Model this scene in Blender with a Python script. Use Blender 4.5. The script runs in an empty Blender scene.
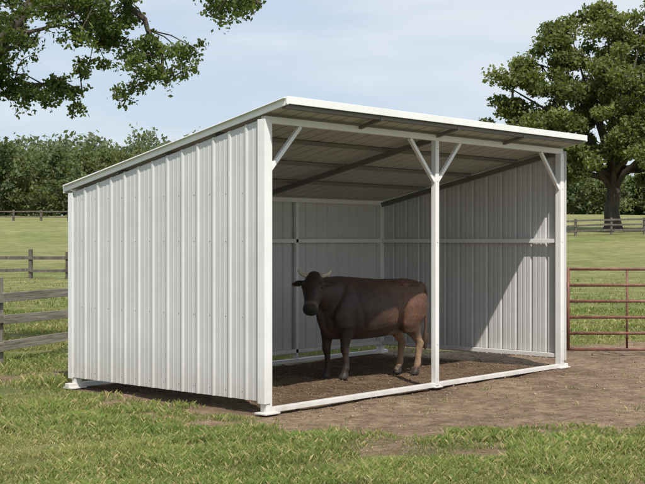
import bpy, math, random, bmesh
import numpy as np
from mathutils import Vector, Matrix
random.seed(7); rng=np.random.default_rng(11)
scene=bpy.context.scene
W,D,HF,HB,HR=5.635,3.117,2.942,2.293,1.714
CAM=np.array([-8.390,-8.278,1.721]); YAW=0.8396
FW=np.array([math.sin(YAW),math.cos(YAW)]); RT=np.array([math.cos(YAW),-math.sin(YAW)])
def loc(Z,X):
    p=CAM[:2]+FW*Z+RT*X; return float(p[0]),float(p[1])

# ---------------- noise / terrain ----------------
_perm=rng.random((256,256))
def vnoise(x,y):
    x=np.asarray(x,float);y=np.asarray(y,float)
    xi=np.floor(x).astype(int);yi=np.floor(y).astype(int);fx=x-xi;fy=y-yi
    fx=fx*fx*(3-2*fx);fy=fy*fy*(3-2*fy)
    g=lambda a,b:_perm[a&255,b&255]
    return (g(xi,yi)*(1-fx)+g(xi+1,yi)*fx)*(1-fy)+(g(xi,yi+1)*(1-fx)+g(xi+1,yi+1)*fx)*fy
def fbm(x,y,o=4):
    s=0;a=.5
    for i in range(o):
        s=s+a*vnoise(x*2**i+17*i,y*2**i+31*i);a*=.5
    return s/(1-.5**o)
def hbase(x,y):
    x=np.asarray(x,float);y=np.asarray(y,float)
    zf=(x-CAM[0])*FW[0]+(y-CAM[1])*FW[1]
    t=zf-48
    sp=4*np.logaddexp(0,np.clip(t,-200,400)/4)
    h=.047*np.minimum(sp,105)+.008*np.maximum(sp-105,0)
    far=np.clip((zf-35)/60,0,1)
    return h+far*(fbm(x/30,y/30,3)-.5)*1.2
POLY=np.array([(-.05,3.5),(-.3,1.6),(-.7,.2),(-.9,-.8),(0,-1.8),(1.3,-2.9),(4,-4.3),(9,-4.8),(11.5,-1.8),(10.0,1.1),(7.6,1.9),(6.0,3.6)])
def sdpoly(x,y):
    d=np.full(x.shape,1e9);ins=np.zeros(x.shape,bool);n=len(POLY)
    for i in range(n):
        ax,ay=POLY[i];bx,by=POLY[(i+1)%n]
        ex,ey=bx-ax,by-ay;t=np.clip(((x-ax)*ex+(y-ay)*ey)/(ex*ex+ey*ey),0,1)
        d=np.minimum(d,np.hypot(x-ax-t*ex,y-ay-t*ey))
        c=((ay>y)!=(by>y))&(x<(bx-ax)*(y-ay)/(by-ay+1e-12)+ax)
        ins^=c
    return np.where(ins,d,-d)
def dirtmask(x,y):
    s=sdpoly(x,y)+(fbm(x*1.1,y*1.1,4)-.5)*2.2
    m=np.clip(s/1.4+.45,0,1)
    inside=(x>-.12)&(x<W+.1)&(y>-.35)&(y<D+.1)
    pt=np.clip((fbm(x*1.1+9,y*1.1+4,4)-.64)*6,0,.55)*(np.hypot(x-1,y+2)<8)
    m=np.maximum(m*np.clip(.30+1.35*fbm(x*1.9,y*1.9,4),0,1),pt)
    return np.where(inside,1.0,m)
def height(x,y):
    x=np.asarray(x,float);y=np.asarray(y,float)
    near=np.clip(1-np.hypot(x-2,y-1)/22,0,1)
    return hbase(x,y)+near*((fbm(x*2.2,y*2.2,4)-.5)*.055+(fbm(x*.5,y*.5,2)-.5)*.04)-.014*near

# ---------------- materials ----------------
def newmat(name):
    m=bpy.data.materials.new(name);m.use_nodes=True
    nt=m.node_tree;b=nt.nodes['Principled BSDF'];return m,nt,b
def ramp(nt,stops):
    r=nt.nodes.new('ShaderNodeValToRGB');e=r.color_ramp.elements
    while len(e)<len(stops): e.new(.5)
    for i,(p,c) in enumerate(stops): e[i].position=p;e[i].color=(*c,1)
    return r
def mixc(nt,fac,a,b,mode='MIX'):
    m=nt.nodes.new('ShaderNodeMix');m.data_type='RGBA';m.blend_type=mode
    for s,v in ((m.inputs[0],fac),(m.inputs[6],a),(m.inputs[7],b)):
        if isinstance(v,bpy.types.NodeSocket): nt.links.new(v,s)
        elif isinstance(v,(int,float)): s.default_value=v
        else: s.default_value=(*v,1)
    return m.outputs[2]
def texco(nt,scale=(1,1,1),kind='Object'):
    t=nt.nodes.new('ShaderNodeTexCoord');m=nt.nodes.new('ShaderNodeMapping');m.inputs['Scale'].default_value=scale
    nt.links.new(t.outputs[kind],m.inputs['Vector']);return m.outputs[0]
def noise(nt,vec,scale,detail=4,rough=.6):
    n=nt.nodes.new('ShaderNodeTexNoise');n.inputs['Scale'].default_value=scale;n.inputs['Detail'].default_value=detail;n.inputs['Roughness'].default_value=rough
    nt.links.new(vec,n.inputs['Vector']);return n.outputs['Fac']
def bump(nt,b,h,strength,dist):
    n=nt.nodes.new('ShaderNodeBump');n.inputs['Strength'].default_value=strength;n.inputs['Distance'].default_value=dist
    nt.links.new(h,n.inputs['Height']);nt.links.new(n.outputs[0],b.inputs['Normal'])

def metal_paint(name,col,rough=.42,dirt=(.35,.28,.2),zdirt=True):
    m,nt,b=newmat(name);v=texco(nt,(1,1,1))
    n1=noise(nt,v,1.7,5);vs=texco(nt,(9,9,.5));n2=noise(nt,vs,1.5,4)
    r=ramp(nt,[(.35,(.90,.90,.90)),(.75,(1,1,1))]);nt.links.new(n1,r.inputs[0])
    c=mixc(nt,1.0,col,r.outputs[0],'MULTIPLY')
    r2=ramp(nt,[(.45,(0,0,0)),(.85,(.32,.32,.32))]);nt.links.new(n2,r2.inputs[0])
    c=mixc(nt,r2.outputs[0],c,tuple(x*.72 for x in col))
    if zdirt:
        g=nt.nodes.new('ShaderNodeNewGeometry');s=nt.nodes.new('ShaderNodeSeparateXYZ');nt.links.new(g.outputs['Position'],s.inputs[0])
        mr=nt.nodes.new('ShaderNodeMapRange');mr.inputs[1].default_value=.0;mr.inputs[2].default_value=.6;mr.inputs[3].default_value=.75;mr.inputs[4].default_value=0
        nt.links.new(s.outputs[2],mr.inputs[0]);mu=nt.nodes.new('ShaderNodeMath');mu.operation='MULTIPLY'
        nt.links.new(mr.outputs[0],mu.inputs[0]);n3=noise(nt,v,7,5);nt.links.new(n3,mu.inputs[1])
        c=mixc(nt,mu.outputs[0],c,dirt)
    nt.links.new(c,b.inputs['Base Color']);b.inputs['Roughness'].default_value=rough
    bump(nt,b,noise(nt,v,3.0,2),.12,.02)
    return m
M_WALL=metal_paint('painted_steel_panel',(.60,.60,.60),.5)
M_WHITE=metal_paint('white_painted_steel',(.82,.82,.81),.4)
M_PURL=metal_paint('galvanised_purlin',(.17,.16,.15),.55,zdirt=False)
M_ROOF=metal_paint('roof_panel',(.50,.50,.48),.5,zdirt=False)

def leafmat(name,rough=.55,trans=.35):
    m,nt,b=newmat(name);a=nt.nodes.new('ShaderNodeAttribute');a.attribute_name='Col'
    nt.links.new(a.outputs['Color'],b.inputs['Base Color']);b.inputs['Roughness'].default_value=rough
    b.inputs['Specular IOR Level'].default_value=.3
    t=nt.nodes.new('ShaderNodeBsdfTranslucent');nt.links.new(mixc(nt,1.0,a.outputs['Color'],(1.5,1.5,.6),'MULTIPLY'),t.inputs[0])
    mx=nt.nodes.new('ShaderNodeMixShader');mx.inputs[0].default_value=trans
    nt.links.new(b.outputs[0],mx.inputs[1]);nt.links.new(t.outputs[0],mx.inputs[2])
    nt.links.new(mx.outputs[0],nt.nodes['Material Output'].inputs[0]);return m
M_LEAF=leafmat('leaves',.6,.4);M_GRASS=leafmat('grass_blades',.6,.35)
def vcolmat(name,rough=.85):
    m,nt,b=newmat(name);a=nt.nodes.new('ShaderNodeAttribute');a.attribute_name='Col'
    nt.links.new(a.outputs['Color'],b.inputs['Base Color']);b.inputs['Roughness'].default_value=rough;return m
M_CLOD=vcolmat('soil_clods',.95)
def barkmat(name,c1,c2,sc=6):
    m,nt,b=newmat(name);v=texco(nt,(1,1,.22));n=noise(nt,v,sc,6,.7)
    r=ramp(nt,[(.35,c1),(.7,c2)]);nt.links.new(n,r.inputs[0]);nt.links.new(r.outputs[0],b.inputs['Base Color']);b.inputs['Roughness'].default_value=.9
    bump(nt,b,n,.8,.04);return m
M_BARK=barkmat('bark',(.03,.024,.019),(.11,.09,.07))
def woodmat():
    m,nt,b=newmat('weathered_wood')
    g=texco(nt,(.6,14,14),'UV');n=noise(nt,g,3,6,.7);n2=noise(nt,g,.8,3)
    r=ramp(nt,[(.3,(.11,.09,.07)),(.5,(.27,.24,.20)),(.72,(.42,.39,.35))]);nt.links.new(n,r.inputs[0])
    r2=ramp(nt,[(.3,(.6,.58,.55)),(.7,(1,1,1))]);nt.links.new(n2,r2.inputs[0])
    nt.links.new(mixc(nt,1.0,r.outputs[0],r2.outputs[0],'MULTIPLY'),b.inputs['Base Color']);b.inputs['Roughness'].default_value=.9
    bump(nt,b,n,.7,.01);return m
M_WOOD=woodmat()
def rustmat():
    m,nt,b=newmat('rusty_red_paint');v=texco(nt);n=noise(nt,v,9,6,.7)
    r=ramp(nt,[(.35,(.10,.045,.032)),(.55,(.19,.078,.052)),(.75,(.27,.16,.12))]);nt.links.new(n,r.inputs[0])
    nt.links.new(r.outputs[0],b.inputs['Base Color']);b.inputs['Roughness'].default_value=.65;return m
M_RUST=rustmat()

# ---------------- mesh helpers ----------------
def mk(name,verts,faces,mat=None,parent=None,smooth=False,col=None):
    me=bpy.data.meshes.new(name)
    if isinstance(verts,np.ndarray) and isinstance(faces,np.ndarray):
        nv=len(verts);nf,k=faces.shape
        me.vertices.add(nv);me.vertices.foreach_set('co',verts.astype(np.float32).ravel())
        me.loops.add(nf*k);me.loops.foreach_set('vertex_index',faces.astype(np.int32).ravel())
        me.polygons.add(nf);me.polygons.foreach_set('loop_start',np.arange(0,nf*k,k,dtype=np.int32))
        try: me.polygons.foreach_set('loop_total',np.full(nf,k,dtype=np.int32))
        except Exception: pass
        me.update(calc_edges=True)
    else:
        me.from_pydata([tuple(map(float,v)) for v in verts],[],[tuple(map(int,f)) for f in faces]);me.update()
    if col is not None:
        a=me.color_attributes.new('Col','FLOAT_COLOR','POINT')
        c=np.ones((len(me.vertices),4),np.float32);c[:,:3]=col;a.data.foreach_set('color',c.ravel())
    if smooth: me.polygons.foreach_set('use_smooth',np.ones(len(me.polygons),bool))
    if mat: me.materials.append(mat)
    ob=bpy.data.objects.new(name,me);scene.collection.objects.link(ob)
    if parent: ob.parent=parent
    return ob
def empty(name,l=(0,0,0)):
    e=bpy.data.objects.new(name,None);scene.collection.objects.link(e);e.location=l;e.empty_display_size=.3;return e
def beamgeo(a,b,w,h,up=(0,0,1)):
    a=Vector(a);b=Vector(b);d=(b-a).normalized();up=Vector(up)
    if abs(d.dot(up))>.99: up=Vector((0,1,0))
    s=d.cross(up).normalized();u=s.cross(d).normalized()
    vs=[]
    for p in (a,b):
        for i,j in ((-1,-1),(1,-1),(1,1),(-1,1)): vs.append(p+s*i*w/2+u*j*h/2)
    return vs,[(0,3,2,1),(4,5,6,7),(0,1,5,4),(1,2,6,5),(2,3,7,6),(3,0,4,7)]
def beams(name,lst,mat,parent,bev=.004):
    V=[];F=[];UV=[]
    for q in lst:
        v,f=beamgeo(*q);o=len(V);V+=v;F+=[tuple(i+o for i in t) for t in f]
        L=(Vector(q[1])-Vector(q[0])).length;off=random.random()*40
        for t in f:
            for i in t: UV.append((off+(L if i>=4 else 0),off*.37+(i%4)*.09))
    ob=mk(name,V,F,mat,parent)
    uv=ob.data.uv_layers.new(name='UVMap');uv.data.foreach_set('uv',np.array(UV,np.float32).ravel())
    if bev:
        m=ob.modifiers.new('bev','BEVEL');m.width=bev;m.segments=2;m.limit_method='ANGLE'
    return ob
def tube(points,radii,seg=8,cap=True):
    P=[Vector(p) for p in points];V=[];F=[];prev=None
    for i,p in enumerate(P):
        d=(P[min(i+1,len(P)-1)]-P[max(i-1,0)]).normalized()
        ref=prev if prev else (Vector((1,0,0)) if abs(d.x)<.8 else Vector((0,1,0)))
        s=(ref-d*ref.dot(d)).normalized();prev=s;t=d.cross(s)
        for k in range(seg):
            a=2*math.pi*k/seg;V.append(p+(s*math.cos(a)+t*math.sin(a))*radii[i])
    for i in range(len(P)-1):
        for k in range(seg):
            a=i*seg+k;b=i*seg+(k+1)%seg;F.append((a,b,b+seg,a+seg))
    if cap: F.append(tuple(range(seg))[::-1]);F.append(tuple(range((len(P)-1)*seg,len(P)*seg)))
    return V,F
def merge(gs):
    V=[];F=[]
    for v,f in gs:
        o=len(V);V+=list(v);F+=[tuple(i+o for i in t) for t in f]
    return V,F

# ---------------- ground ----------------
def axis(c0,c1,step,far):
    core=np.arange(c0,c1+step/2,step);up=[];s=step;x=core[-1]
    while x<far: s=min(s*1.07,12);x+=s;up.append(x)
    dn=[];s=step;x=core[0]
    while x>-far: s=min(s*1.07,12);x-=s;dn.append(x)
    return np.concatenate([dn[::-1],core,up])
gx=axis(-5,10,.06,700);gy=axis(-6.5,6,.06,700)
X,Y=np.meshgrid(gx,gy,indexing='ij')
Zg=height(X,Y);dm=dirtmask(X,Y)
nx,ny=X.shape;idx=np.arange(nx*ny).reshape(nx,ny)
faces=np.stack([idx[:-1,:-1],idx[1:,:-1],idx[1:,1:],idx[:-1,1:]],-1).reshape(-1,4)
cl=np.zeros((nx*ny,3),np.float32);cl[:,0]=dm.ravel()
zfar=(X-CAM[0])*FW[0]+(Y-CAM[1])*FW[1];cl[:,1]=np.clip((zfar-25)/60,0,1).ravel()
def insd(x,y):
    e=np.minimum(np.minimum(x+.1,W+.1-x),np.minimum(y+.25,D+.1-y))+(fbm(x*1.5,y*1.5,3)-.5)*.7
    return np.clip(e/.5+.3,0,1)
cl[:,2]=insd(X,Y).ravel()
def groundmat():
    m,nt,b=newmat('ground');a=nt.nodes.new('ShaderNodeAttribute');a.attribute_name='Col'
    sp=nt.nodes.new('ShaderNodeSeparateColor');nt.links.new(a.outputs['Color'],sp.inputs[0])
    v=texco(nt);nf=noise(nt,v,6,8,.7);nb=noise(nt,v,.10,6,.65);nm=noise(nt,v,.9,7,.7);ff=noise(nt,v,38,5,.7)
    g1=ramp(nt,[(.3,(.12,.135,.045)),(.5,(.175,.19,.066)),(.7,(.27,.245,.11))]);nt.links.new(nm,g1.inputs[0])
    g2=ramp(nt,[(.35,(.18,.21,.072)),(.5,(.245,.25,.10)),(.65,(.33,.295,.145))]);nt.links.new(nb,g2.inputs[0])
    fm=nt.nodes.new('ShaderNodeMapRange');fm.inputs[3].default_value=.35;fm.inputs[4].default_value=.8;nt.links.new(sp.outputs[1],fm.inputs[0])
    g=mixc(nt,fm.outputs[0],g1.outputs[0],g2.outputs[0])
    fr=ramp(nt,[(.3,(.55,.55,.55)),(.7,(1.25,1.25,1.25))]);nt.links.new(ff,fr.inputs[0])
    fr2=ramp(nt,[(.3,(.68,.68,.68)),(.7,(1.22,1.22,1.22))]);nt.links.new(nm,fr2.inputs[0])
    g=mixc(nt,1.0,mixc(nt,1.0,g,fr.outputs[0],'MULTIPLY'),fr2.outputs[0],'MULTIPLY')
    d1=ramp(nt,[(.3,(.15,.10,.065)),(.5,(.30,.212,.142)),(.72,(.46,.345,.245))]);nt.links.new(nf,d1.inputs[0])
    d2=ramp(nt,[(.35,(.62,.60,.58)),(.65,(1.12,1.12,1.12))]);nt.links.new(nm,d2.inputs[0])
    d=mixc(nt,1.0,d1.outputs[0],d2.outputs[0],'MULTIPLY');d=mixc(nt,.7,d,mixc(nt,1.0,d,fr.outputs[0],'MULTIPLY'))
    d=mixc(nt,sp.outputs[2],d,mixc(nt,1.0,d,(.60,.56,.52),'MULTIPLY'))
    ad=nt.nodes.new('ShaderNodeMath');ad.operation='MULTIPLY_ADD';ad.inputs[1].default_value=1.3;ad.inputs[2].default_value=-.65
    nt.links.new(nf,ad.inputs[0]);a2=nt.nodes.new('ShaderNodeMath');a2.operation='ADD';nt.links.new(ad.outputs[0],a2.inputs[0]);nt.links.new(sp.outputs[0],a2.inputs[1])
    mr=nt.nodes.new('ShaderNodeMapRange');mr.inputs[1].default_value=.12;mr.inputs[2].default_value=.6;nt.links.new(a2.outputs[0],mr.inputs[0])
    c=mixc(nt,mr.outputs[0],g,d);nt.links.new(c,b.inputs['Base Color']);b.inputs['Roughness'].default_value=.95
    b.inputs['Specular IOR Level'].default_value=.15
    bump(nt,b,mixc(nt,.5,nf,ff),1.0,.06);return m
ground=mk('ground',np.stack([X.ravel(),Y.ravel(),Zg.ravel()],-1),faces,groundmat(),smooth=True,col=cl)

# ---------------- grass blades ----------------
def blades(n,r0,r1,half,pw,hh,wd,fade=False):
    u=rng.random(n);r=(r0**pw+u*(r1**pw-r0**pw))**(1/pw);th=(rng.random(n)*2-1)*half
    zz=r*np.cos(th);xx=r*np.sin(th)
    x=CAM[0]+FW[0]*zz+RT[0]*xx;y=CAM[1]+FW[1]*zz+RT[1]*xx
    x=x+rng.normal(0,.02,n);y=y+rng.normal(0,.02,n)
    d=dirtmask(x,y);cn=fbm(x*2.3,y*2.3,3)
    keep=(rng.random(n)>np.clip((d-.10)*1.6,0,1)*(.97))&(rng.random(n)<np.clip(.3+(cn-.3)*2.2,0.12,1))
    keep&=(d<.5)|(fbm(x*3.1+2,y*3.1,2)>.52)
    if fade: keep&=rng.random(n)>np.clip((r-28)/30,0,1)
    keep&=~((x>-.1)&(x<W+.05)&(y>-.2)&(y<D))
    x=x[keep];y=y[keep];d=d[keep];r=r[keep];cn=cn[keep];n=len(x)
    z=height(x,y)
    tall=np.clip(.4+1.5*(fbm(x*1.1+5,y*1.1,3)-.35)+.7*(cn-.5),.2,1.8)
    h=hh*(.45+rng.random(n)**1.5*1.0)*tall*(1-.5*np.clip(d,0,1));s=np.clip(r/11,.7,3.0);w=wd*(.6+.8*rng.random(n))*s;h=h*np.clip(s,.9,1.2)
    a=rng.random(n)*2*np.pi;l=rng.random(n)*2*np.pi;ln=h*(.2+.9*rng.random(n))
    bx=np.cos(a)*w/2;by=np.sin(a)*w/2;lx=np.cos(l)*ln;ly=np.sin(l)*ln
    V=np.zeros((n,4,3));V[:,0]=np.stack([x-bx,y-by,z-.01],-1);V[:,1]=np.stack([x+bx,y+by,z-.01],-1)
    V[:,2]=np.stack([x+bx*.7+lx*.3,y+by*.7+ly*.3,z+h*.6],-1);V[:,3]=np.stack([x+lx,y+ly,z+h],-1)
    F=np.arange(n*4).reshape(n,4)
    g=rng.random((n,1));big=np.clip((fbm(x*.35,y*.35,3)-.35)*2.4,0,1)[:,None]
    c=np.array([.105,.165,.038])*(1-g)+np.array([.235,.28,.09])*g
    c=c*(1-.5*big)+np.array([.31,.30,.12])*.5*big
    c=c*(.65+.7*cn[:,None])
    dry=(rng.random(n)<.16+.25*np.clip(d,0,1)+.2*big[:,0])[:,None];c=np.where(dry,np.array([.48,.41,.22])*(.6+.6*g),c)
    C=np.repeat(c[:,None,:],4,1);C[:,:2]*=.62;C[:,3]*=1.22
    return V.reshape(-1,3),F,C.reshape(-1,3)
G_=[blades(320000,5.8,13,.36,1.4,.074,.0046),blades(230000,12,30,.34,1.0,.064,.0055),blades(80000,27,58,.33,1.0,.065,.008,True)]
off=0;VV=[];FF=[];CC=[]
for v,f,c in G_: VV.append(v);FF.append(f+off);CC.append(c);off+=len(v)
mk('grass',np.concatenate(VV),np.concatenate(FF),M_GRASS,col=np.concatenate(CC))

def weeds():
    VV=[];CC=[]
    for i in range(420):
        r=6.5+rng.random()*9;th=(rng.random()*2-1)*.33;x,y=loc(r*math.cos(th),r*math.sin(th))
        dd=float(dirtmask(np.array([x]),np.array([y]))[0])
        if -.6<x<W+.3 and -.6<y<D: continue
        if dd>.25: continue
        z=float(height(x,y));g=rng.random();base=np.array([.08,.15,.03])*(1-g)+np.array([.17,.25,.06])*g
        for j in range(rng.integers(4,10)):
            a=rng.random()*6.28;L=.02+.04*rng.random();w=L*.3;e=.2+.9*rng.random()
            d=np.array([math.cos(a)*math.cos(e),math.sin(a)*math.cos(e),math.sin(e)]);s=np.array([-math.sin(a),math.cos(a),0])*w
            o=np.array([x,y,z])
            VV+=[o,o+d*L*.5+s,o+d*L,o+d*L*.5-s];CC+=[base*(.8+.4*rng.random())]*4
    n=len(VV)//4;return np.array(VV),np.arange(n*4).reshape(n,4),np.array(CC)
v,f,c=weeds();mk('broadleaf_weeds',v,f,M_GRASS,col=c)

def clods():
    VV=[];FF=[];CC=[];o=0
    base=np.array([(1,0,0),(-1,0,0),(0,1,0),(0,-1,0),(0,0,1),(0,0,-1)],float)
    fs=[(0,2,4),(2,1,4),(1,3,4),(3,0,4),(2,0,5),(1,2,5),(3,1,5),(0,3,5)]
    for i in range(8000):
        if i<3200: x=rng.random()*(W-.1)+.05;y=rng.random()*(D+.4)-.5
        else:
            r=8+rng.random()*10;th=(rng.random()*2-1)*.33;x,y=loc(r*math.cos(th),r*math.sin(th))
        if float(dirtmask(np.array([x]),np.array([y]))[0])<.4: continue
        s=.005+.014*rng.random()**3
        if rng.random()<.012: s=.026
        b=base*s*(.7+.6*rng.random((6,1)))*np.array([1,1,.6]);a=rng.random()*6.28;R=np.array([[math.cos(a),-math.sin(a),0],[math.sin(a),math.cos(a),0],[0,0,1]])
        VV.append(b@R.T+np.array([x,y,float(height(x,y))+s*.2]));FF.append(np.array(fs)+o);o+=6
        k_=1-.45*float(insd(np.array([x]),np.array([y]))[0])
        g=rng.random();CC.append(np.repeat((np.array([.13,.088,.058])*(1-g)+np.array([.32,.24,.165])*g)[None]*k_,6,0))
    return np.concatenate(VV),np.concatenate(FF),np.concatenate(CC)
v,f,c=clods();mk('soil_clods',v,f,M_CLOD,col=c)
n=3500;x=np.concatenate([rng.random(n)*W,rng.random(2500)*9-1.5]);y=np.concatenate([rng.random(n)*(D-.1),rng.random(2500)*4-4]);n=len(x)
z=height(x,y)+.008;a=rng.random(n)*6.28;L=.02+.05*rng.random(n);w=.0018
dx=np.cos(a)*L;dy=np.sin(a)*L;sx=-np.sin(a)*w;sy=np.cos(a)*w
V=np.zeros((n,4,3));V[:,0]=np.stack([x-sx,y-sy,z],-1);V[:,1]=np.stack([x+sx,y+sy,z],-1);zt=z+.012*rng.random(n)
V[:,2]=np.stack([x+dx+sx,y+dy+sy,zt],-1);V[:,3]=np.stack([x+dx-sx,y+dy-sy,zt],-1)
mk('straw',V.reshape(-1,3),np.arange(n*4).reshape(n,4),M_CLOD,col=np.repeat(np.array([.38,.29,.17])*(.4+.7*rng.random((n,1))),4,0))

# ---------------- shed ----------------
shed=empty('metal_livestock_shed')
SL=(HF-HB)/D
def roofz(y): return HF-SL*y
def profile(L,pitch=.24,rh=.017,rw=.024,mh=.0035):
    P=[];n=int(round(L/pitch));p=L/n
    for i in range(n+1):
        c=i*p
        for ds,o in ((-rw,0),(-rw*.45,rh),(rw*.45,rh),(rw,0)):
            P.append((c+ds,o))
        if i<n:
            for m in (.36,.64):
                for ds,o in ((-.012,0),(-.005,mh),(.005,mh),(.012,0)): P.append((c+m*p+ds,o))
    P=[(min(max(s,0),L),o) for s,o in P];Q=[]
    for s,o in P:
        if Q and s-Q[-1][0]<1e-5: Q[-1]=(s,max(o,Q[-1][1])) if s in(0,L) else Q[-1]
        else: Q.append((s,o))
    return Q
def sheet(name,L,fn,mat,nseg=6,**k):
    Q=profile(L,**k);V=[];F=[]
    for s,o in Q:
        for j in range(nseg+1): V.append(fn(s,o,j/nseg))
    for i in range(len(Q)-1):
        for j in range(nseg):
            a=i*(nseg+1)+j;F.append((a,a+nseg+1,a+nseg+2,a+1))
    return mk(name,V,F,mat,shed)
P=.085;GB=.12
def lerp(a,b,t): return a+(b-a)*t
sheet('left_wall_panel',D+.02,lambda s,o,t:(-P/2-.006-o,s-.01,lerp(GB,roofz(s)-.01,t)),M_WALL)
sheet('right_wall_panel',D+.02,lambda s,o,t:(W+P/2+.006+o,s-.01,lerp(GB,roofz(s)-.01,t)),M_WALL)
sheet('rear_wall_panel',W+.02,lambda s,o,t:(s-.01,D+P/2+.006+o,lerp(GB,roofz(D+.05)-.02,t)),M_WALL)
OV=.36;RX0,RX1=-.075,W+.06;RB=D+.12
def rf(s,o,t):
    y=lerp(-OV,RB,t);return (RX0+s,y,roofz(y)+.045+o)
sheet('roof_panel',RX1-RX0,rf,M_ROOF,nseg=10,pitch=.23,rh=.024)
q=P
B=[]
for x in (0,W):
    B.append(((x,0,0),(x,0,HF-.05),q,q,(0,1,0)));B.append(((x,D,0),(x,D,HB-.03),q,q,(0,1,0)))
B.append(((W/2,0,.02),(W/2,0,HF-.05),.068,.068,(0,1,0)))
beams('posts',B,M_WHITE,shed)
B=[]
for x in (W/3,2*W/3): B.append(((x,D,.06),(x,D,HB-.04),.05,.05,(0,1,0)))
for z in (GB+.045,HR):
    B.append(((q/2,D,z),(W-q/2,D,z),.05,.055))
    for x in (0,W): B.append(((x,q/2,z),(x,D-q/2,z),.05,.055))
beams('girts',B,M_WHITE,shed,.003)
B=[((-q/2,0,HF-.02),(W+q/2,0,HF-.02),.06,.07),((-q/2,D,HB-.005),(W+q/2,D,HB-.005),.06,.06),
   ((q/2+.001,0,.028),(W/2-.036,0,.028),.075,.05),((W/2+.036,0,.028),(W+.16,0,.028),.075,.05),
   ((-.14,D,.03),(W+.14,D,.03),.08,.05)]
beams('base_and_header_rails',B,M_WHITE,shed,.004)
beams('foot_plates',[((-.12,-.03,.006),(.09,-.03,.006),.16,.016),((W-.09,0,.006),(W+.16,0,.006),.15,.016),((-.14,D,.002),(.09,D,.002),.15,.016),((W/2-.07,0,.005),(W/2+.07,0,.005),.13,.014)],M_WHITE,shed,.002)
B=[]
for x in (0,W/2,W):
    B.append(((x,.03,roofz(.03)-.03),(x,D-.03,roofz(D)-.03),.05,.065))
beams('rafters',B,M_PURL,shed)
B=[]
for y in (-.30,.72,1.5,2.3):
    B.append(((RX0+.02,y,roofz(y)+.022),(RX1-.02,y,roofz(y)+.022),.06,.042,(0,0,1)))
beams('purlins',B,M_PURL,shed,.003)
B=[((x,-.0305,roofz(0)-.0),(x,-OV+.02,roofz(-OV)+.0),.04,.04) for x in (W*.25,W/2,W*.75)]
beams('outriggers',B,M_PURL,shed,.003)
zt=.075
B=[((RX0-.006,-OV-.012,roofz(-OV)+zt-.012),(RX0-.006,RB+.01,roofz(RB)+zt-.012),.018,.082),
   ((RX1+.006,-OV-.012,roofz(-OV)+zt-.012),(RX1+.006,RB+.01,roofz(RB)+zt-.012),.018,.082),
   ((RX0-.02,-OV-.005,roofz(-OV)+zt-.008),(RX1+.02,-OV-.005,roofz(-OV)+zt-.008),.018,.074),
   ((RX0-.02,RB+.012,roofz(RB)+zt-.02),(RX1+.02,RB+.012,roofz(RB)+zt-.02),.018,.10),
   ((RX0+.005,-OV+.005,roofz(-OV)+.085),(RX0+.005,RB,roofz(RB)+.085),.10,.008),
   ((RX0,-OV+.03,roofz(-OV)+.083),(RX1,-OV+.03,roofz(-OV)+.083),.075,.007)]
beams('roof_trim',B,M_WHITE,shed,.003)
B=[((-P/2-.034,-.006,GB-.02),(-P/2-.034,-.006,HF-.02),.01,.10,(0,1,0)),
   ((-P/2+.006,-P/2-.008,GB-.02),(-P/2+.006,-P/2-.008,HF-.02),.08,.006,(0,1,0)),
   ((-P/2-.034,D+.02,GB-.01),(-P/2-.034,D+.02,HB-.02),.01,.08,(0,1,0)),
   ((W+P/2+.034,-.006,GB-.02),(W+P/2+.034,-.006,HF-.02),.01,.10,(0,1,0))]
beams('corner_trim',B,M_WHITE,shed,.002)
k=.46
B=[((.03,.0,HF-.07-k),(k+.03,.0,HF-.055),.042,.042,(0,1,0)),
   ((W/2-.03,0,HF-.07-k),(W/2-k-.03,0,HF-.055),.042,.042,(0,1,0)),((W/2+.03,0,HF-.07-k),(W/2+k+.03,0,HF-.055),.042,.042,(0,1,0)),
   ((W-.03,0,HF-.07-k),(W-k-.03,0,HF-.055),.042,.042,(0,1,0))]
beams('knee_braces',B,M_WHITE,shed,.003)
gs=[]
def screw(p,nrm,r=.007):
    n=Vector(nrm);p=Vector(p);return tube([p,p+n*.005],[r,r*.8],6)
for zz in (.2,.95,HR,2.2):
    for i in range(14):
        s=i*(D+.02)/13-.01
        if s+.06<D and zz<roofz(s+.06)-.05: gs.append(screw((-P/2-.006,s+.06,zz),(-1,0,0),.006))
for x in (0,W/2,W):
    for zz in (.1,.5,HF-.07-k,HF-.15,1.7): gs.append(screw((x,-.0425 if x!=W/2 else -.034,zz),(0,-1,0),.007))
M_SCR,nt,b=newmat('screw_zinc');b.inputs['Base Color'].default_value=(.35,.35,.36,1);b.inputs['Metallic'].default_value=.6;b.inputs['Roughness'].default_value=.5
V,F=merge(gs);mk('screws',V,F,M_SCR,shed)

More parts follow.
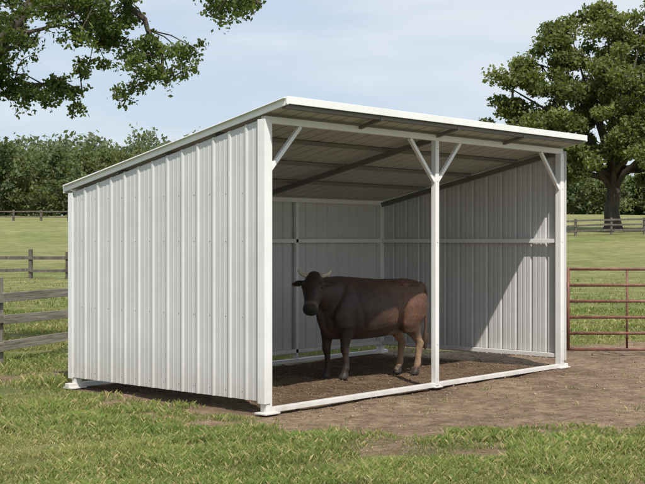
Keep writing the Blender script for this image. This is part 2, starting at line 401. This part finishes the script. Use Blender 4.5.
# ================= COW =================
cow=empty('cow',(3.21,1.30,0));cow.rotation_euler=(0,0,math.atan2(.35,-.935))
def loft(secs,seg=20,ex=2.0):
    V=[];F=[]
    for c,u,v,hu,hv in secs:
        c=Vector(c);u=Vector(u);v=Vector(v)
        for k in range(seg):
            a=2*math.pi*k/seg;ca,sa=math.cos(a),math.sin(a)
            V.append(c+u*hu*math.copysign(abs(ca)**(2/ex),ca)+v*hv*math.copysign(abs(sa)**(2/ex),sa))
    for i in range(len(secs)-1):
        for k in range(seg):
            a=i*seg+k;b=i*seg+(k+1)%seg;F.append((a,b,b+seg,a+seg))
    F.append(tuple(range(seg))[::-1]);F.append(tuple(range((len(secs)-1)*seg,len(secs)*seg)));return V,F
gs=[]
T=[(-.75,1.11,.93,.07),(-.71,1.16,.82,.16),(-.63,1.20,.72,.205),(-.5,1.225,.65,.235),(-.36,1.225,.585,.255),(-.2,1.215,.525,.29),(0,1.215,.485,.32),(.16,1.22,.47,.32),(.3,1.235,.47,.295),(.44,1.25,.485,.26),(.56,1.235,.52,.225),(.66,1.20,.57,.18),(.73,1.12,.66,.12)]
def egg(T,seg=28):
    V=[];F=[]
    for x,t,b,w in T:
        zc=(t+b)/2;hh=(t-b)/2
        for k in range(seg):
            a=2*math.pi*k/seg;ca,sa=math.cos(a),math.sin(a)
            up=max(sa,0);wd=w*(1-.28*up**1.5)
            V.append(Vector((x,wd*math.copysign(abs(ca)**.88,ca),zc+hh*math.copysign(abs(sa)**.9,sa))))
    for i in range(len(T)-1):
        for k in range(seg):
            a=i*seg+k;b=i*seg+(k+1)%seg;F.append((a,b,b+seg,a+seg))
    F.append(tuple(range(seg))[::-1]);F.append(tuple(range((len(T)-1)*seg,len(T)*seg)));return V,F
gs.append(egg(T))
gs.append(loft([((x,0,z),(0,1,0),(0,0,1),w,h) for x,z,w,h in [(-.50,1.15,.13,.04),(-.42,1.165,.185,.04),(-.35,1.165,.19,.04),(-.24,1.15,.13,.04)]],18))
gs.append(loft([((x,0,z),(0,1,0),(0,0,1),w,h) for x,z,w,h in [(-.77,1.08,.04,.03),(-.72,1.12,.12,.045),(-.64,1.15,.13,.05),(-.55,1.17,.06,.04)]],14))
gs.append(loft([((x,0,z),(0,1,0),(0,0,1),w,h) for x,z,w,h in [(-.7,1.17,.03,.03),(-.5,1.205,.035,.03),(-.1,1.20,.035,.03),(.3,1.225,.045,.035),(.45,1.235,.05,.04),(.6,1.22,.05,.05)]],12))
for s in (1,-1):
    gs.append(loft([((.40,s*.11,1.17),(1,0,0),(0,1,0),.07,.06),((.41,s*.165,1.05),(1,0,0),(0,1,0),.12,.08),((.45,s*.195,.90),(1,0,0),(0,1,0),.16,.09),((.49,s*.20,.77),(1,0,0),(0,1,0),.165,.09),((.47,s*.185,.64),(1,0,0),(0,1,0),.14,.09)],18))
    gs.append(loft([((-.50,s*.12,1.14),(1,0,0),(0,1,0),.14,.08),((-.545,s*.155,1.02),(1,0,0),(0,1,0),.19,.095),((-.555,s*.17,.88),(1,0,0),(0,1,0),.205,.11),((-.53,s*.17,.75),(1,0,0),(0,1,0),.195,.11),((-.48,s*.165,.64),(1,0,0),(0,1,0),.155,.095),((-.50,s*.155,.54),(1,0,0),(0,1,0),.11,.075)],18))
NK=[((.44,0,.98),0,.20,.27),((.58,.02,1.02),10,.185,.245),((.70,.06,1.06),24,.165,.22),((.80,.115,1.11),38,.145,.185),((.875,.175,1.15),50,.125,.15)]
secs=[]
for c,ang,w,h in NK:
    a=math.radians(ang);secs.append((c,(-math.sin(a),math.cos(a),0),(-.3*math.cos(a),-.3*math.sin(a),.95),w,h))
gs.append(loft(secs,20,2.1))
gs.append(loft([((x,y,z),(0,1,0),(0,0,1),w,h) for x,y,z,w,h in [(.40,0,.57,.10,.09),(.56,0,.59,.105,.11),(.68,.01,.66,.08,.14),(.76,.05,.78,.055,.14),(.84,.1,.92,.035,.10)]],14))
ha=math.radians(53);c_,s_=math.cos(math.radians(54)),math.sin(math.radians(54))
hd=Vector((math.cos(ha)*c_,math.sin(ha)*c_,-s_));hl=Vector((-math.sin(ha),math.cos(ha),0));hn=hl.cross(hd)*-1
if hn.z<0: hn=-hn
HP=Vector((.925,.20,1.285));KH=1.13
def hpnt(t,l,n): return HP+(hd*t+hl*l+hn*n)*KH
HS=[(-.035,-.07,.055,.055),(-.01,-.075,.095,.09),(.05,-.08,.115,.105),(.12,-.085,.122,.115),(.18,-.088,.108,.118),(.24,-.085,.090,.105),(.30,-.076,.078,.09),(.35,-.066,.078,.08),(.385,-.062,.086,.076),(.415,-.062,.080,.07),(.44,-.065,.056,.05)]
gs.append(loft([(hpnt(t,0,n),hl,hn,w*KH,h*KH) for t,n,w,h in HS],20,2.35))
for s in (1,-1):
    gs.append(loft([(hpnt(.075,s*.092,-.02),hl,hn,.02,.02),(hpnt(.11,s*.10,-.012),hl,hn,.036,.032),(hpnt(.15,s*.092,-.03),hl,hn,.02,.02)],12))
    gs.append(loft([(hpnt(.37,s*.038,-.0),hl,hn,.016,.012),(hpnt(.395,s*.05,-.005),hl,hn,.028,.023),(hpnt(.42,s*.045,-.02),hl,hn,.016,.014)],10))
gs.append(loft([(hpnt(-.04,-.06,-.04),hd,hn,.03,.04),(hpnt(-.042,0,-.03),hd,hn,.045,.055),(hpnt(-.04,.06,-.04),hd,hn,.03,.04)],12))
for s in (1,-1):
    e0=hpnt(.035,s*.10,-.07);ed=(hl*s*1.0+Vector((0,0,-.08))-hn*.15).normalized();eu=hd.copy()
    eu=(eu-ed*eu.dot(ed)).normalized();ev=ed.cross(eu)
    gs.append(loft([(e0-ed*.03,eu,ev,.022,.02),(e0+ed*.03,eu,ev,.040,.018),(e0+ed*.08,eu,ev,.056,.013),(e0+ed*.13,eu,ev,.048,.011),(e0+ed*.175,eu,ev,.018,.008)],14))
def leg(pts): return loft([((x,y,z),(1,0,0),(0,1,0),rx,ry) for x,y,z,rx,ry in pts],16)
def front(x,y):
    s=1 if y>0 else -1
    return leg([(x-.02,s*.17,.74,.14,.09),(x-.02,y+s*.015,.61,.11,.085),(x,y,.51,.08,.068),(x+.008,y,.43,.060,.056),(x+.014,y,.385,.059,.057),(x+.012,y,.34,.055,.052),(x,y,.29,.041,.039),(x-.006,y,.18,.037,.037),(x-.006,y,.13,.046,.046),(x+.004,y,.10,.043,.043),(x+.016,y,.075,.039,.041),(x+.022,y,.055,.052,.052),(x+.03,y,.0,.064,.060)])
def hind(x,y):
    s=1 if y>0 else -1
    return leg([(x+.08,s*.17,.74,.18,.105),(x+.10,s*.16,.63,.14,.095),(x+.06,y+s*.01,.54,.105,.075),(x+.01,y,.47,.072,.055),(x-.035,y,.42,.063,.049),(x-.045,y,.385,.058,.047),(x-.032,y,.34,.048,.043),(x-.018,y,.2,.040,.039),(x-.010,y,.135,.048,.046),(x+.002,y,.10,.044,.044),(x+.018,y,.075,.040,.042),(x+.026,y,.055,.052,.052),(x+.036,y,.0,.064,.060)])
gs+= [front(.44,.135),front(.57,-.11),hind(-.60,.14),hind(-.50,-.13)]
gs.append(loft([((x,0,z),(0,1,0),(0,0,1),w,h) for x,z,w,h in [(-.44,.60,.06,.06),(-.34,.57,.10,.06),(-.22,.55,.09,.05),(-.05,.50,.04,.02)]],12))
tl=[(-.72,0,1.16,.04),(-.785,.0,1.13,.038),(-.815,.005,1.05,.032),(-.82,.01,.9,.026),(-.815,.015,.72,.022),(-.81,.02,.60,.024),(-.81,.02,.50,.040),(-.805,.02,.42,.044),(-.80,.022,.35,.030),(-.80,.024,.29,.008)]
gs.append(tube([p[:3] for p in tl],[p[3] for p in tl],10))
V,F=merge(gs)
body=mk('body',V,F,None,cow)
bm=bmesh.new();bm.from_mesh(body.data);bmesh.ops.recalc_face_normals(bm,faces=bm.faces);bm.to_mesh(body.data);bm.free()
m=body.modifiers.new('r','REMESH');m.mode='VOXEL';m.voxel_size=.0105;m.use_smooth_shade=True
m=body.modifiers.new('s','SMOOTH');m.factor=.6;m.iterations=11
dg=bpy.context.evaluated_depsgraph_get();me=bpy.data.meshes.new_from_object(body.evaluated_get(dg));body.modifiers.clear();body.data=me
nv=len(me.vertices);co=np.zeros(nv*3);me.vertices.foreach_get('co',co);co=co.reshape(-1,3)
nr=np.zeros(nv*3);me.vertices.foreach_get('normal',nr);nr=nr.reshape(-1,3)
x,y,z=co.T
def sm(v,a,b): t=np.clip((v-a)/(b-a),0,1);return t*t*(3-2*t)
def G(v,c,s): return np.exp(-((v-c)/s)**2)
d=-.026*G(x,-.25,.09)*G(z,1.0,.13)*(abs(y)>.1)
d+=-.014*G(x+.10*(z-.8),-.28,.06)*sm(z,.55,.7)*(z<1.05)*(abs(y)>.1)
d+=-.011*G(x-.25*(z-.85),.29,.035)*sm(z,.55,.65)*sm(-z,-1.15,-1.0)
d+=.0022*np.sin((x+.25*z)*2*np.pi/.085)*G(x,.05,.18)*G(z,.88,.15)*(abs(y)>.15)
d+=.0028*np.sin((x*.8+y*.8-.9*z)*2*np.pi/.075)*G(x,.68,.10)*sm(-z,-1.05,-.8)*(z>.6)
d+=(fbm(x*9+y*4,z*9-y*5,3)-.5)*.011*(z>.5)*(x<.7)
co=co+nr*d[:,None];me.vertices.foreach_set('co',co.ravel());me.update()
x,y,z=co.T
nz=fbm(x*5+y*3+3,z*5+y*2+5,4)
dark=np.array([.034,.0195,.0135]);brown=np.array([.092,.042,.023]);tan=np.array([.34,.22,.135])
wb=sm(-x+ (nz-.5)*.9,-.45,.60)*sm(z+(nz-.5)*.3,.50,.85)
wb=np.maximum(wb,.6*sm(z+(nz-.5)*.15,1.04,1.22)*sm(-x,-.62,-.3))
wb*=.6+.7*nz
c=dark+(brown-dark)*np.clip(wb,0,1)[:,None]
wt=(x<-.3)*sm(-(z+(nz-.5)*.25),-.66,-.42)*sm(z,.07,.13)*(.5+.7*nz)*(x>-.76)
wt=np.maximum(wt,.4*(x<-.2)*(x>-.45)*sm(-z,-.60,-.54)*(abs(y)<.14))
c=c+(tan-c)*np.clip(wt,0,.88)[:,None]
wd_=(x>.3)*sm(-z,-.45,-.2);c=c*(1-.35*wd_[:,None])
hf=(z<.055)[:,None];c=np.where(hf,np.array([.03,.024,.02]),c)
hp=np.array(HP);t=((co-hp)@np.array(hd))/KH;rr=np.linalg.norm(co-hp-np.outer(t*KH,np.array(hd)),axis=1)
onh=(rr<.25)&(t>.28)&(z>.72)&(x>.8)
ringm=np.exp(-((t-.345)/.022)**2)*onh
c=c+(np.array([.13,.10,.075])-c)*(.65*ringm)[:,None]
nose=(t>.395)&onh;c=np.where(nose[:,None],np.array([.014,.013,.013]),c)
tf=(x<-.765)&(z<.55);c=np.where(tf[:,None],np.array([.045,.023,.014]),c)
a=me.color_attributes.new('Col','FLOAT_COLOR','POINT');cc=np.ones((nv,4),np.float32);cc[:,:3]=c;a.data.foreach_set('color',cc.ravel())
m,nt,b=newmat('cow_hide');at=nt.nodes.new('ShaderNodeAttribute');at.attribute_name='Col'
v=texco(nt,(1,1,.45));n1=noise(nt,v,60,5,.7);n2=noise(nt,v,7,4)
r=ramp(nt,[(.3,(.55,.55,.55)),(.7,(1.4,1.35,1.3))]);nt.links.new(n1,r.inputs[0]);r2=ramp(nt,[(.3,(.72,.72,.72)),(.7,(1.25,1.25,1.25))]);nt.links.new(n2,r2.inputs[0])
cc=mixc(nt,1.0,mixc(nt,1.0,at.outputs['Color'],r.outputs[0],'MULTIPLY'),r2.outputs[0],'MULTIPLY')
nt.links.new(cc,b.inputs['Base Color']);b.inputs['Roughness'].default_value=.55;b.inputs['Specular IOR Level'].default_value=.45
b.inputs['Sheen Weight'].default_value=.06;b.inputs['Sheen Roughness'].default_value=.5
bump(nt,b,n1,.5,.01)
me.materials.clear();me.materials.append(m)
me_,nt,b=newmat('cow_eye');b.inputs['Base Color'].default_value=(.006,.005,.004,1);b.inputs['Roughness'].default_value=.1
for s in (1,-1):
    bpy.ops.mesh.primitive_uv_sphere_add(segments=16,ring_count=10,radius=.020);o=bpy.context.object;o.name='eye';o.parent=cow;o.location=hpnt(.13,s*.104,-.02);o.data.materials.append(me_)
    for p in o.data.polygons:p.use_smooth=True
mh,nt,b=newmat('horn');tc=texco(nt);r=ramp(nt,[(.3,(.48,.41,.29)),(.7,(.68,.60,.46))]);nt.links.new(noise(nt,tc,20),r.inputs[0]);nt.links.new(r.outputs[0],b.inputs['Base Color']);b.inputs['Roughness'].default_value=.5
for s in (1,-1):
    pts=[hpnt(-.028,s*.07,-.045),hpnt(-.036,s*.105,-.043),hpnt(-.05,s*.14,-.038),hpnt(-.07,s*.168,-.03),hpnt(-.095,s*.184,-.022)]
    V,F=tube(pts,[.029,.027,.022,.015,.005],10);mk('horn',V,F,mh,cow,smooth=True)

# ---------------- wooden fences ----------------
def fence(name,pts,ph,rails,pw=.13,rh=.14,rt=.035,spacing=2.4,mat=M_WOOD,jit=.02):
    e=empty(name);P_=[];R=[]
    for i in range(len(pts)-1):
        a=np.array(pts[i]);b=np.array(pts[i+1]);L=np.linalg.norm(b-a);n=max(1,int(round(L/spacing)))
        d=(b-a)/L;nn=np.array([-d[1],d[0]])
        ps=[a+(b-a)*k/n for k in range(n+1)]
        hs=[float(height(p[0],p[1])) for p in ps]
        for k in range(n+1):
            if k==n and i<len(pts)-2: continue
            p=ps[k];t=rng.normal(0,.012,2);hh=ph*(1+rng.normal(0,.02))
            P_.append(((p[0],p[1],hs[k]-.1),(p[0]+t[0],p[1]+t[1],hs[k]+hh),pw,pw,(nn[0],nn[1],0)))
        for k in range(n):
            for rz in rails:
                o=-nn*(pw/2+rt/2+.003)
                p=ps[k]+o;q2=ps[k+1]+o;j=rng.normal(0,jit,2)
                R.append(((p[0]+d[0]*.005,p[1]+d[1]*.005,hs[k]+rz+j[0]),(q2[0]-d[0]*.005,q2[1]-d[1]*.005,hs[k+1]+rz+j[1]),rt,rh*(1+rng.normal(0,.06))))
    beams('fence_posts',P_,mat,e,.01 if pw>.12 else 0);beams('fence_rails',R,mat,e,.004 if pw>.12 else 0);return e
a=np.array([.75,5.95]);d=np.array([2.6-.83,6.75-5.88]);d/=np.linalg.norm(d)
p0=a-d*7.2;p1=a+d*7.2
fence('wooden_fence',[tuple(p0),tuple(a),tuple(p1)],1.24,(.28,.62,.96),spacing=2.4,rh=.13)
m2=barkmat('dark_wood',(.06,.05,.04),(.16,.135,.115),5)
fence('wooden_fence',[loc(50,-24),loc(49,-12.1),loc(47,-4)],1.15,(.35,.85),spacing=1.55,pw=.14,rh=.13,mat=m2)
fence('wooden_fence',[loc(128,-60),loc(126,-30),loc(122,0)],1.2,(.45,1.0),spacing=3,pw=.2,rh=.12,mat=m2)
fence('wooden_fence',[loc(88,8),loc(90,22),loc(92,45)],1.3,(.35,.75,1.15),spacing=2.6,pw=.16,rh=.14,mat=m2)

# ---------------- pipe gate ----------------
gate=empty('pipe_gate')
gs=[];A=np.array(loc(17.7,3.68))
zs=[.09,.33,.57,.81,1.05,1.29]
def gp(t,z): p=A+RT*t;return (p[0],p[1],z)
for zz in zs: gs.append(tube([gp(.0,zz),gp(1.2,zz),gp(2.4,zz),gp(3.6,zz)],[.023]*4,10))
for t in (0,3.6): gs.append(tube([gp(t,.07),gp(t,1.31)],[.026]*2,10))
for t in (.88,1.80,2.72): gs.append(tube([gp(t,.09),gp(t,1.29)],[.017]*2,8))
V,F=merge(gs);mk('gate_tubes',V,F,M_RUST,gate,smooth=True)
gs=[tube([gp(-.16,-.1),gp(-.16,1.34)],[.045,.045],12),tube([gp(3.8,-.1),gp(3.8,1.5)],[.07,.065],12)]
for zz in (.3,1.1): gs.append(tube([gp(-.16,zz),gp(0,zz)],[.014]*2,8))
V,F=merge(gs);mk('gate_posts',V,F,M_RUST,gate)

# ---------------- trees ----------------
def leafquads(C,size,asp=.55,cols=None):
    n=len(C);u=rng.normal(size=(n,3));u/=np.linalg.norm(u,axis=1)[:,None]
    w=rng.normal(size=(n,3));v=np.cross(u,w);v/=np.linalg.norm(v,axis=1)[:,None]
    s=size*(.6+.8*rng.random(n))[:,None]
    V=np.stack([C-u*s,C+v*s*asp,C+u*s,C-v*s*asp],1).reshape(-1,3)
    return V,np.arange(n*4).reshape(n,4),np.repeat(cols,4,0)
def clump(c,r,n,flat=.75):
    p=rng.normal(size=(n,3));p/=np.linalg.norm(p,axis=1)[:,None];rad=rng.random(n)**.45
    p=p*rad[:,None]*r*np.array([1,1,flat]);p+=rng.normal(0,.12*r,(n,3));return p+np.array(c),rad
def oak():
    e=empty('oak_tree');bx,by=loc(97,23.8);bz=float(height(bx,by));gs=[]
    def op(o,d,h): p=np.array([bx,by])+RT*o+FW*d;return np.array([p[0],p[1],bz+h])
    gs.append(tube([op(0,0,-.3),op(.05,0,.5),op(-.1,0,1.6),op(.1,0,3.2),op(0,.2,5.5),op(.5,0,9),op(.3,0,14)],[1.05,.72,.6,.55,.45,.28,.06],14))
    lobes=[(-7.2,0,6.3,2.8),(-8.6,1,9.0,2.3),(-8.2,0,11.6,2.2),(-5.6,-2,9.6,3.0),(-5.8,0,13.6,2.6),(-3.0,1,15.6,2.6),(-.4,0,16.6,2.4),(2.2,-1,16.4,2.4),(4.6,1,14.9,2.7),(6.6,0,12.4,2.9),(8.4,0,9.2,2.8),(9.2,0,6.2,2.3),(0,-3,11.8,3.2),(2.8,-4,8.7,3.2),(-2,-4.5,7.2,2.8),(5.8,-3,6.5,2.7),(-4.8,-2,5.4,2.2),(.5,-5,6.0,2.0),(0,4,10,3.4),(-4.5,4,8.5,3.2),(4.5,5,9,3.4),(1.8,4,13,3),(-2.6,-1,12.4,2.6),(-8.8,-1,5.0,1.5),(3.4,-1,5.0,1.6),(7.8,-2,4.6,1.7),(0,0,8.3,3.0)]
    CC=[]
    for (o,d,h,r) in lobes:
        c0=op(o,d,h);s=Vector(op(0,0,2.6+random.random()*3.5));c=Vector(c0);m_=s.lerp(c,.55)+Vector((0,0,-.5+random.random()*1.2))
        gs.append(tube([s,s.lerp(m_,.5)+Vector((0,0,.3)),m_,c],[.30,.22,.13,.05],7))
        nc=int(12.5*(r/2.5)**2)
        for i in range(nc):
            p=rng.normal(size=3);p/=np.linalg.norm(p);p[2]*=.85;q=rng.random()**.5
            c=c0+p*r*(.45+.6*q);CC.append(c)
            if i%4==0: gs.append(tube([Vector(c0),Vector(c0).lerp(Vector(c),.5)+Vector((0,0,.15)),Vector(c)],[.07,.05,.02],5))
    V,F=merge(gs);mk('trunk',V,F,M_BARK,e,smooth=True)
    PP=[];KK=[]
    for c in CC:
        r=random.uniform(.6,1.35);n=int(210*r*r+60)
        p,rad=clump(c,r,n,.6);PP.append(p);b=random.random()
        g=np.clip(b*.6+.4*rng.random(n),0,1)[:,None]
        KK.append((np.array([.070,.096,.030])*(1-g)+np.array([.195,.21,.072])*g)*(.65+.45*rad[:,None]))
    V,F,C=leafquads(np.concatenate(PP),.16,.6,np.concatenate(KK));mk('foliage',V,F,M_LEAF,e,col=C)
oak()

def treeline():
    PP=[];KK=[]
    for i in range(250):
        X_=-100+200*(i+rng.random())/250;Zd=150+rng.random()*26
        px=322.5+1182*X_/Zd
        hgt=9.8 if px<300 else 5.4
        if px<60: hgt=11.2
        H=hgt*(.80+.28*rng.random());R=2.4+1.5*rng.random()
        bx,by=loc(Zd,X_);bz=float(height(bx,by));b=rng.random();hue=rng.random()
        cA=np.array([.068,.090,.044]);cB=np.array([.16,.19,.082])if hue<.7 else np.array([.19,.20,.092])  # distance haze is painted into these leaf colours as a bluer green
        for k in range(13):
            a=rng.random()*6.28;t=rng.random()**.85;rr=R*(1-.6*t**2)*rng.random()**.5
            c=(bx+math.cos(a)*rr,by+math.sin(a)*rr,bz+H*(.03+.87*t));r=R*(.28+.25*rng.random())
            n=120;p,rad=clump(c,r,n,.8);PP.append(p);g=np.clip(.55*b+.2*rng.random()+.3*rng.random(n),0,1)[:,None]
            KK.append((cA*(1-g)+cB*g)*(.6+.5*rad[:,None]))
    V,F,C=leafquads(np.concatenate(PP),.24,.65,np.concatenate(KK));return V,F,C
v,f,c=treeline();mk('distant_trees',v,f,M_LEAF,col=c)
def woodhill():
    PP=[];KK=[]
    for i in range(420):
        X_=-150+300*rng.random();Zd=200+rng.random()*45;bx,by=loc(Zd,X_);bz=float(height(bx,by))
        px=322.5+1182*X_/Zd;H=(12.0+3*rng.random())*(1 if px<300 else .5)
        for k in range(6):
            c=(bx+rng.normal()*2.6,by+rng.normal()*2.6,bz+H*rng.random());n=85
            p,rad=clump(c,2.4,n,.9);PP.append(p);g=rng.random((n,1))
            KK.append((np.array([.11,.135,.09])*(1-g)+np.array([.17,.20,.12])*g))  # farther trees: stronger haze painted into the leaf colour, paler and bluer
    return leafquads(np.concatenate(PP),.42,.65,np.concatenate(KK))
v,f,c=woodhill();mk('distant_trees',v,f,M_LEAF,col=c)

# overhanging tree (trunk out of frame left)
ot=empty('broadleaf_tree');TZ=18.0;TX=-7.2
def tp(o,h,d=0): 
    x,y=loc(TZ+d,TX+o);return np.array([x,y,h])
gs=[tube([tp(0,-.2),tp(.02,.6),tp(-.05,2),tp(.05,3.6),tp(0,5.2),tp(.3,7.5),tp(.2,10)],[.52,.40,.34,.30,.24,.15,.04],14)]
limbs=[([(0,3.4,0),(1.2,4.25,-.2),(2.2,4.5,-.3),(2.6,4.95,-.3),(3.0,5.55,-.2),(3.8,6.2,0)],.19),
 ([(0,4.6,0),(1.4,5.9,.3),(2.9,6.0,.2),(3.9,5.65,0),(4.45,5.1,-.1),(4.75,4.5,-.1),(4.85,4.1,-.1)],.10),
 ([(0,5.2,0),(2,6.5,-.4),(4,6.4,-.6),(5.2,6.0,-.6),(5.9,5.5,-.6),(6.3,5.2,-.6)],.10),
 ([(.1,3.2,0),(1.3,3.95,.4),(2.2,4.15,.4),(2.9,4.15,.3),(3.5,4.0,.2)],.075),
 ([(2.2,4.5,-.3),(2.9,4.75,-.5),(3.5,5.1,-.6),(4.1,5.35,-.6)],.045),
 ([(2.9,6.0,.2),(3.2,5.5,.3),(3.6,5.0,.3),(3.9,4.75,.3)],.035),
 ([(0,4.2,0),(-1.5,5.4,.3),(-3,6,0)],.13),([(0,4.8,0),(.3,6,2),(0,6.8,3.6)],.12),([(0,5,0),(0,6.2,-2),(.4,7,-3.4)],.12)]
PP=[];KK=[];cA=np.array([.045,.072,.018]);cB=np.array([.15,.19,.05])
def spray(c,r,n,b):
    nt_=max(3,int(n/22))
    for k in range(nt_):
        d=rng.normal(size=3);d[2]=d[2]*.6-.15;d/=np.linalg.norm(d);L=r*(.5+.7*rng.random());e=c+d*L
        mid=c+d*L*.5+np.array([0,0,.04]);gs.append(tube([c,mid,e],[.007,.005,.002],4,False))
        m_=30;t=rng.random(m_)**.7;pts=c+np.outer(t*L,d)+np.clip(rng.normal(0,.05,(m_,3)),-.09,.09)+np.array([0,0,-.02]);PP.append(pts)
        g=np.clip(b*.5+.5*rng.random(m_),0,1)[:,None];KK.append(cA*(1-g)+cB*g)
for pts,r in limbs:
    P3=[tp(*p) for p in pts];Q=[]
    for i in range(len(P3)-1):
        for t in (0,.33,.66): Q.append(P3[i]*(1-t)+P3[i+1]*t+(rng.normal(0,.035,3) if (i or t) else 0))
    Q.append(P3[-1]);n=len(Q);gs.append(tube(Q,[r*(1-.85*i/(n-1)) for i in range(n)],8))
    for i in range(n//4,n):
        for k in range(2 if i<n-4 else 3):
            if rng.random()<.25: continue
            sd=rng.normal(size=3)*np.array([.30,.30,.20]);c=Q[i]+sd
            gs.append(tube([Q[i],Q[i]+sd*.5+np.array([0,0,.05]),c],[.014,.010,.006],5,False));spray(c,.26,70+60*rng.random(),rng.random())
ends=[tp(*p) for l,_ in limbs for p in l[1:]]
for o,h,r in [(2.35,4.0,.3),(2.8,3.95,.3),(3.15,4.1,.25),(2.2,5.1,.35),(2.5,5.3,.35),(3.2,5.2,.3),(3.7,5.3,.3),(4.2,5.25,.3),(4.5,4.7,.28),(4.75,4.25,.25),(5.6,5.35,.25),(6.1,5.3,.25),(2.3,4.6,.2),(3.9,4.8,.2),(1.9,4.0,.3),(1.8,5.3,.3),(3.0,5.45,.3),(2.4,5.0,.3),(2.0,4.9,.3),(3.4,4.0,.2),(2.5,4.15,.3),(2.1,4.2,.3),(3.9,5.2,.3)]:
    c=tp(o,h,rng.normal()*.3);nb=min(ends,key=lambda q:np.linalg.norm(q-c))
    gs.append(tube([nb,(nb+c)/2+np.array([0,0,.06]),c],[.016,.011,.007],5,False));spray(c,r,190,rng.random())
for k in range(90):
    a=rng.random()*6.28;rr=5.2*rng.random()**.5;hh=6.4+4.2*rng.random()*(1-(rr/6.5)**2)
    c=tp(math.cos(a)*rr,hh,math.sin(a)*rr);p,rad=clump(c,.9,420,.7);PP.append(p);g=np.clip(.5*rng.random()+.5*rng.random(420),0,1)[:,None]
    KK.append(cA*(1-g)+cB*g)
V,F=merge(gs);mk('trunk_and_limbs',V,F,M_BARK,ot,smooth=True)
V,F,C=leafquads(np.concatenate(PP),.036,.6,np.concatenate(KK));mk('foliage',V,F,M_LEAF,ot,col=C)

# ---------------- light ----------------
sd=Vector((-.38,-.62,1.0)).normalized()
el=math.asin(sd.z);rot=math.atan2(sd.x,sd.y)
L=bpy.data.lights.new('sun','SUN');L.energy=5.0;L.angle=math.radians(.55);L.color=(1,.95,.87)
so=bpy.data.objects.new('sun',L);scene.collection.objects.link(so);so.rotation_euler=sd.to_track_quat('Z','Y').to_euler();so.location=(0,0,30)
w=bpy.data.worlds.new('World');scene.world=w;w.use_nodes=True;nt=w.node_tree;bg=nt.nodes['Background']
sky=nt.nodes.new('ShaderNodeTexSky');sky.sky_type='NISHITA';sky.sun_disc=False;sky.sun_elevation=el;sky.sun_rotation=rot%(2*math.pi);sky.air_density=1.0;sky.dust_density=1.5;sky.altitude=100
tc=nt.nodes.new('ShaderNodeTexCoord');mp=nt.nodes.new('ShaderNodeMapping');mp.inputs['Scale'].default_value=(1,1,4.5);nt.links.new(tc.outputs['Generated'],mp.inputs[0])
n=nt.nodes.new('ShaderNodeTexNoise');n.inputs['Scale'].default_value=4.0;n.inputs['Detail'].default_value=7;n.inputs['Roughness'].default_value=.5;n.inputs['Distortion'].default_value=.3;nt.links.new(mp.outputs[0],n.inputs['Vector'])
r=ramp(nt,[(.42,(.0,.0,.0)),(.74,(.75,.75,.75))]);nt.links.new(n.outputs['Fac'],r.inputs[0])
cb=mixc(nt,.72,sky.outputs[0],(6.6,7.7,8.9))
c=mixc(nt,r.outputs[0],cb,(8.2,8.6,9.0))
nt.links.new(c,bg.inputs[0]);bg.inputs[1].default_value=.103

# ---------------- camera ----------------
cd=bpy.data.cameras.new('camera');cd.sensor_width=36;cd.lens=1182/645*36;cd.clip_end=3000;cd.clip_start=.1
co_=bpy.data.objects.new('camera',cd);scene.collection.objects.link(co_);co_.location=CAM.tolist()
co_.rotation_euler=(math.pi/2-.0014,0,-YAW);scene.camera=co_
scene.view_settings.view_transform='Standard';scene.view_settings.look='None';scene.view_settings.exposure=0
